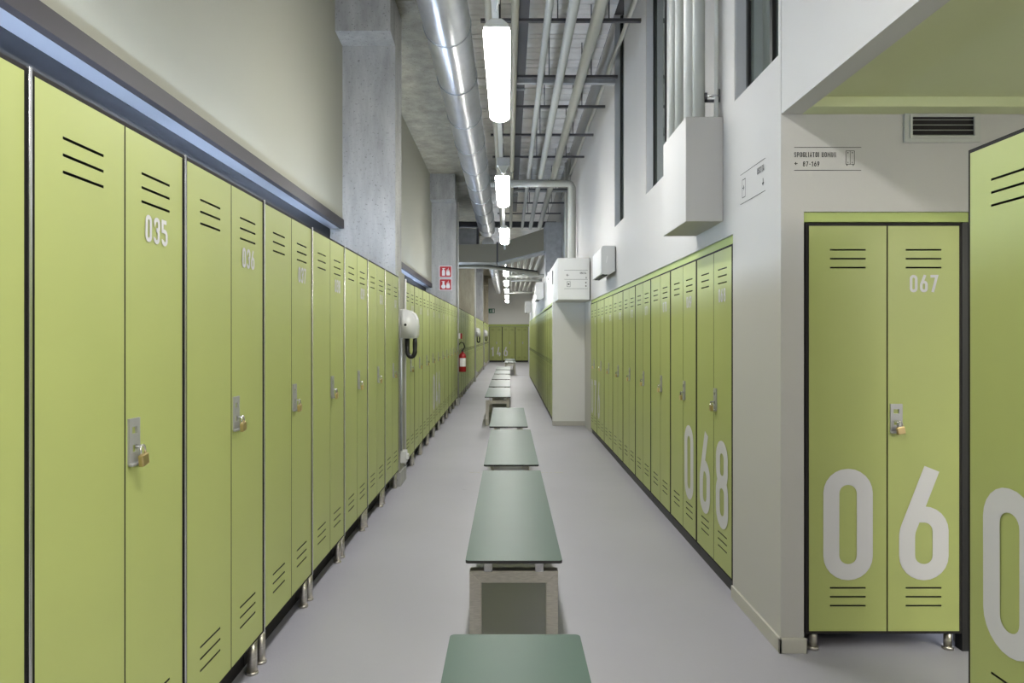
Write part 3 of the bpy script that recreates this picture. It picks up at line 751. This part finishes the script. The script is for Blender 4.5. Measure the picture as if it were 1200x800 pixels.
# vent grille
t = thing('vent_grille', 'grey louvred vent grille above locker 067', 'vent', (1.725, 2.96, 2.225))
b = MB().plate(0, .33, 0, .135, -.012, 0, [(.025, .305, .022, .113)]); b.build('frame', M['pipe'], t)
MB().plate(.02, .31, .017, .118, -.018, -.012, [(.03, .30, .026, .109)]).build('inner_frame', M['pipe'], t)
for k in range(4):
    z = .028+.0225*k
    MB().prism([(-.012, z), (-.010, z+.003), (.014, z+.014), (.012, z+.011)], 'x', .025, .305).build('slat', M['pipe'], t)
MB().box(.025, .305, -.0012, -.0002, .022, .113).build('backing', M['body'], t)

# ------------------------------------------------------------------ dryers and fittings on the columns
def dryer(y, zt, X, label, i):
    t = thing('hair_dryer', label, 'hair dryer', (-X, y, zt), 0, 'wall hair dryers on the concrete columns')
    b = MB()
    prof = [(0, 0), (0, .27), (.04, .275), (.09, .262), (.13, .235), (.152, .19), (.16, .12), (.157, .03), (.145, .005), (.12, -.004)]
    b.prism(prof, 'y', 0, .22)
    bmesh.ops.bevel(b.bm, geom=[e for e in b.bm.edges if abs((e.verts[0].co-e.verts[1].co).y) < .01], offset=.016, segments=3, affect='EDGES')
    for f in b.bm.faces: f.smooth = True
    b.build('housing', M['plastic'], t)
    MB().tube([(.055, -.003, .125), (.055, .003, .125)], .019, 16).build('button_ring', M['paper'], t)
    MB().tube([(.055, -.008, .125), (.055, -.002, .125)], .013, 16).build('button', M['black'], t)
    pts = []
    for k in range(31):
        a = PI*k/30
        pts.append((.095-.036*math.cos(a), .10, -.12-.055*math.sin(a)))
    pts = [(.059, .10, .0), (.059, .10, -.05)]+pts+[(.131, .10, -.05), (.131, .10, .0)]
    rr = [.020+.003*(j % 2) for j in range(len(pts))]
    MB().tube(pts, rr, 12).build('hose', M['rubber'], t)
    # feed
    return t
for i, k in enumerate((0, 2, 3)):
    y = COLY[k]+.05
    dryer(y, 1.375+fz(y), 1.019, 'white hair dryer with black hose loop on the %s' % ['nearest concrete column', 'third concrete column', 'fourth concrete column'][i], i)
    t = thing('socket_box', 'white power socket low on the %s concrete column' % ['nearest', 'third', 'fourth'][i], 'socket', (-1.019, y+.04, .20+fz(y)), 0, 'power sockets under the hair dryers')
    MB().box(0, .055, 0, .10, .0, .115, .006).build('housing', M['plastic'], t)
    MB().box(.055, .075, .02, .07, .03, .085, .006).build('plug', M['plastic'], t)
    pipe('thin conduit from hair dryer down to the socket on the %s column' % ['nearest', 'third', 'fourth'][i], [(-1.006, y+.02, .32+fz(y)), (-1.006, y+.02, 1.38+fz(y))], .011, 'zinc', 'conduits below the hair dryers', name='cable_conduit')
for i, k in enumerate((0, 1, 2)):
    y = COLY[k]+.325
    pipe('slim white conduit up the edge of the %s concrete column' % ['nearest', 'second', 'third'][i], [(-1.008, y if k == 0 else COLY[k]+.02, .14+fz(y)), (-1.008, y if k == 0 else COLY[k]+.02, 1.95 if k == 0 else 4.1)], .011, 'conduit', 'white conduits on the columns', name='column_conduit')

# fire signs
def pict_common(bm):
    outline(bm, .005, .245, .005, .225, .010)
def fs1(bm):
    pict_common(bm)
    rect(bm, .055, .115, .035, .125); dot(bm, .085, .128, .030); rect(bm, .075, .095, .15, .175); rect(bm, .06, .12, .172, .184)
    flame(bm)
def fs2(bm):
    pict_common(bm)
    dot(bm, .085, .075, .045); rect(bm, .065, .105, .10, .135); dot(bm, .085, .15, .022); rect(bm, .05, .11, .172, .184)
    flame(bm)
def flame(bm):
    for dx, h in ((.155, .13), (.178, .16), (.20, .12)):
        bm.faces.new([bm.verts.new((dx+a*.016, -.0015, .04+c*h)) for a, c in ((-.6,0),(.6,0),(1,.35),(.3,.7),(.5,1),(-.4,.75),(-1,.35))])
for i, (z, fn) in enumerate(((EYE+57.3*13.4/794, fs2), (EYE+72.5*13.4/794, fs1))):
    t = thing('fire_sign', ['lower red fire alarm sign on the second concrete column', 'upper red fire extinguisher sign on the second concrete column'][i], 'sign', (-1.385, 13.533, z), 0, 'red fire signs on the second column')
    MB().box(0, .25, -.004, 0, 0, .23).build('board', M['sign_red'], t)
    bm = bmesh.new(); fn(bm); bmesh.ops.recalc_face_normals(bm, faces=bm.faces); me = bpy.data.meshes.new('symbol'); bm.to_mesh(me); bm.free(); me.materials.append(M['paper'])
    link('symbol', me, t, (0, -.0045, 0))
# exit sign on the end wall
t = thing('exit_sign', 'green running man exit sign on the far end wall', 'sign', (-1.06, Y_END, EYE+1.36))
MB().box(0, .32, -.02, 0, 0, .24).build('board', M['sign_green'], t)
bm = bmesh.new()
dot(bm, .12, .19, .018); stroke(bm, [Vector(p) for p in ((.12,.165),(.11,.11),(.15,.08),(.14,.03))], False, .02, lambda q: (q.x, -.0015, q.y)); stroke(bm, [Vector(p) for p in ((.11,.11),(.08,.08),(.05,.05))], False, .02, lambda q: (q.x, -.0015, q.y)); stroke(bm, [Vector(p) for p in ((.07,.13),(.12,.155),(.16,.12))], False, .015, lambda q: (q.x, -.0015, q.y)); rect(bm, .21, .28, .03, .21)
me = bpy.data.meshes.new('symbol'); bm.to_mesh(me); bm.free(); me.materials.append(M['paper']); link('symbol', me, t, (0, -.0205, 0))

# fire extinguisher on the second column
ey = 13.74
t = thing('fire_extinguisher', 'red fire extinguisher hanging on the second concrete column', 'extinguisher', (-.935, ey, .70))
n = 24; b = MB()
prof = [(0.0, 0), (.070, 0), (.076, .012), (.076, .30), (.070, .34), (.045, .375), (.022, .385), (.020, .41)]
b.tube([(0, 0, z) for r, z in prof[1:]], [r for r, z in prof[1:]], n).build('cylinder', M['red'], t)
MB().tube([(0, 0, .405), (0, 0, .44)], .018, 12).box(-.012, .012, -.07, .02, .435, .447).box(-.012, .012, -.08, .01, .462, .472).build('valve', M['dark_metal'], t)
MB().tube([(.0, -.02, .43), (.05, -.05, .50), (.03, -.07, .58), (-.03, -.06, .60), (-.075, -.04, .54), (-.085, -.02, .44), (-.082, .0, .38)], .011, 10).build('hose', M['rubber'], t)
b = MB(); N = 12
for k in range(N):
    a0 = -PI/2+.15+(-.9+1.9*k/N); a1 = -PI/2+.15+(-.9+1.9*(k+1)/N); r = .0775
    b.bm.faces.new([b.bm.verts.new(p) for p in ((r*math.cos(a0), r*math.sin(a0), .11), (r*math.cos(a1), r*math.sin(a1), .11), (r*math.cos(a1), r*math.sin(a1), .28), (r*math.cos(a0), r*math.sin(a0), .28))])
b.build('paper_label', M['paper'], t)
MB().box(-.1, -.07, -.02, .02, .1, .34).build('bracket', M['dark_metal'], t)
t = thing('fire_call_point', 'small white and red call point above the extinguisher', 'alarm', (-1.019, 13.60, 1.37))
MB().box(0, .05, 0, .10, 0, .11, .004).build('housing', M['plastic'], t)
MB().box(.05, .085, .0, .10, 0, .11, .004).build('red_case', M['red'], t)
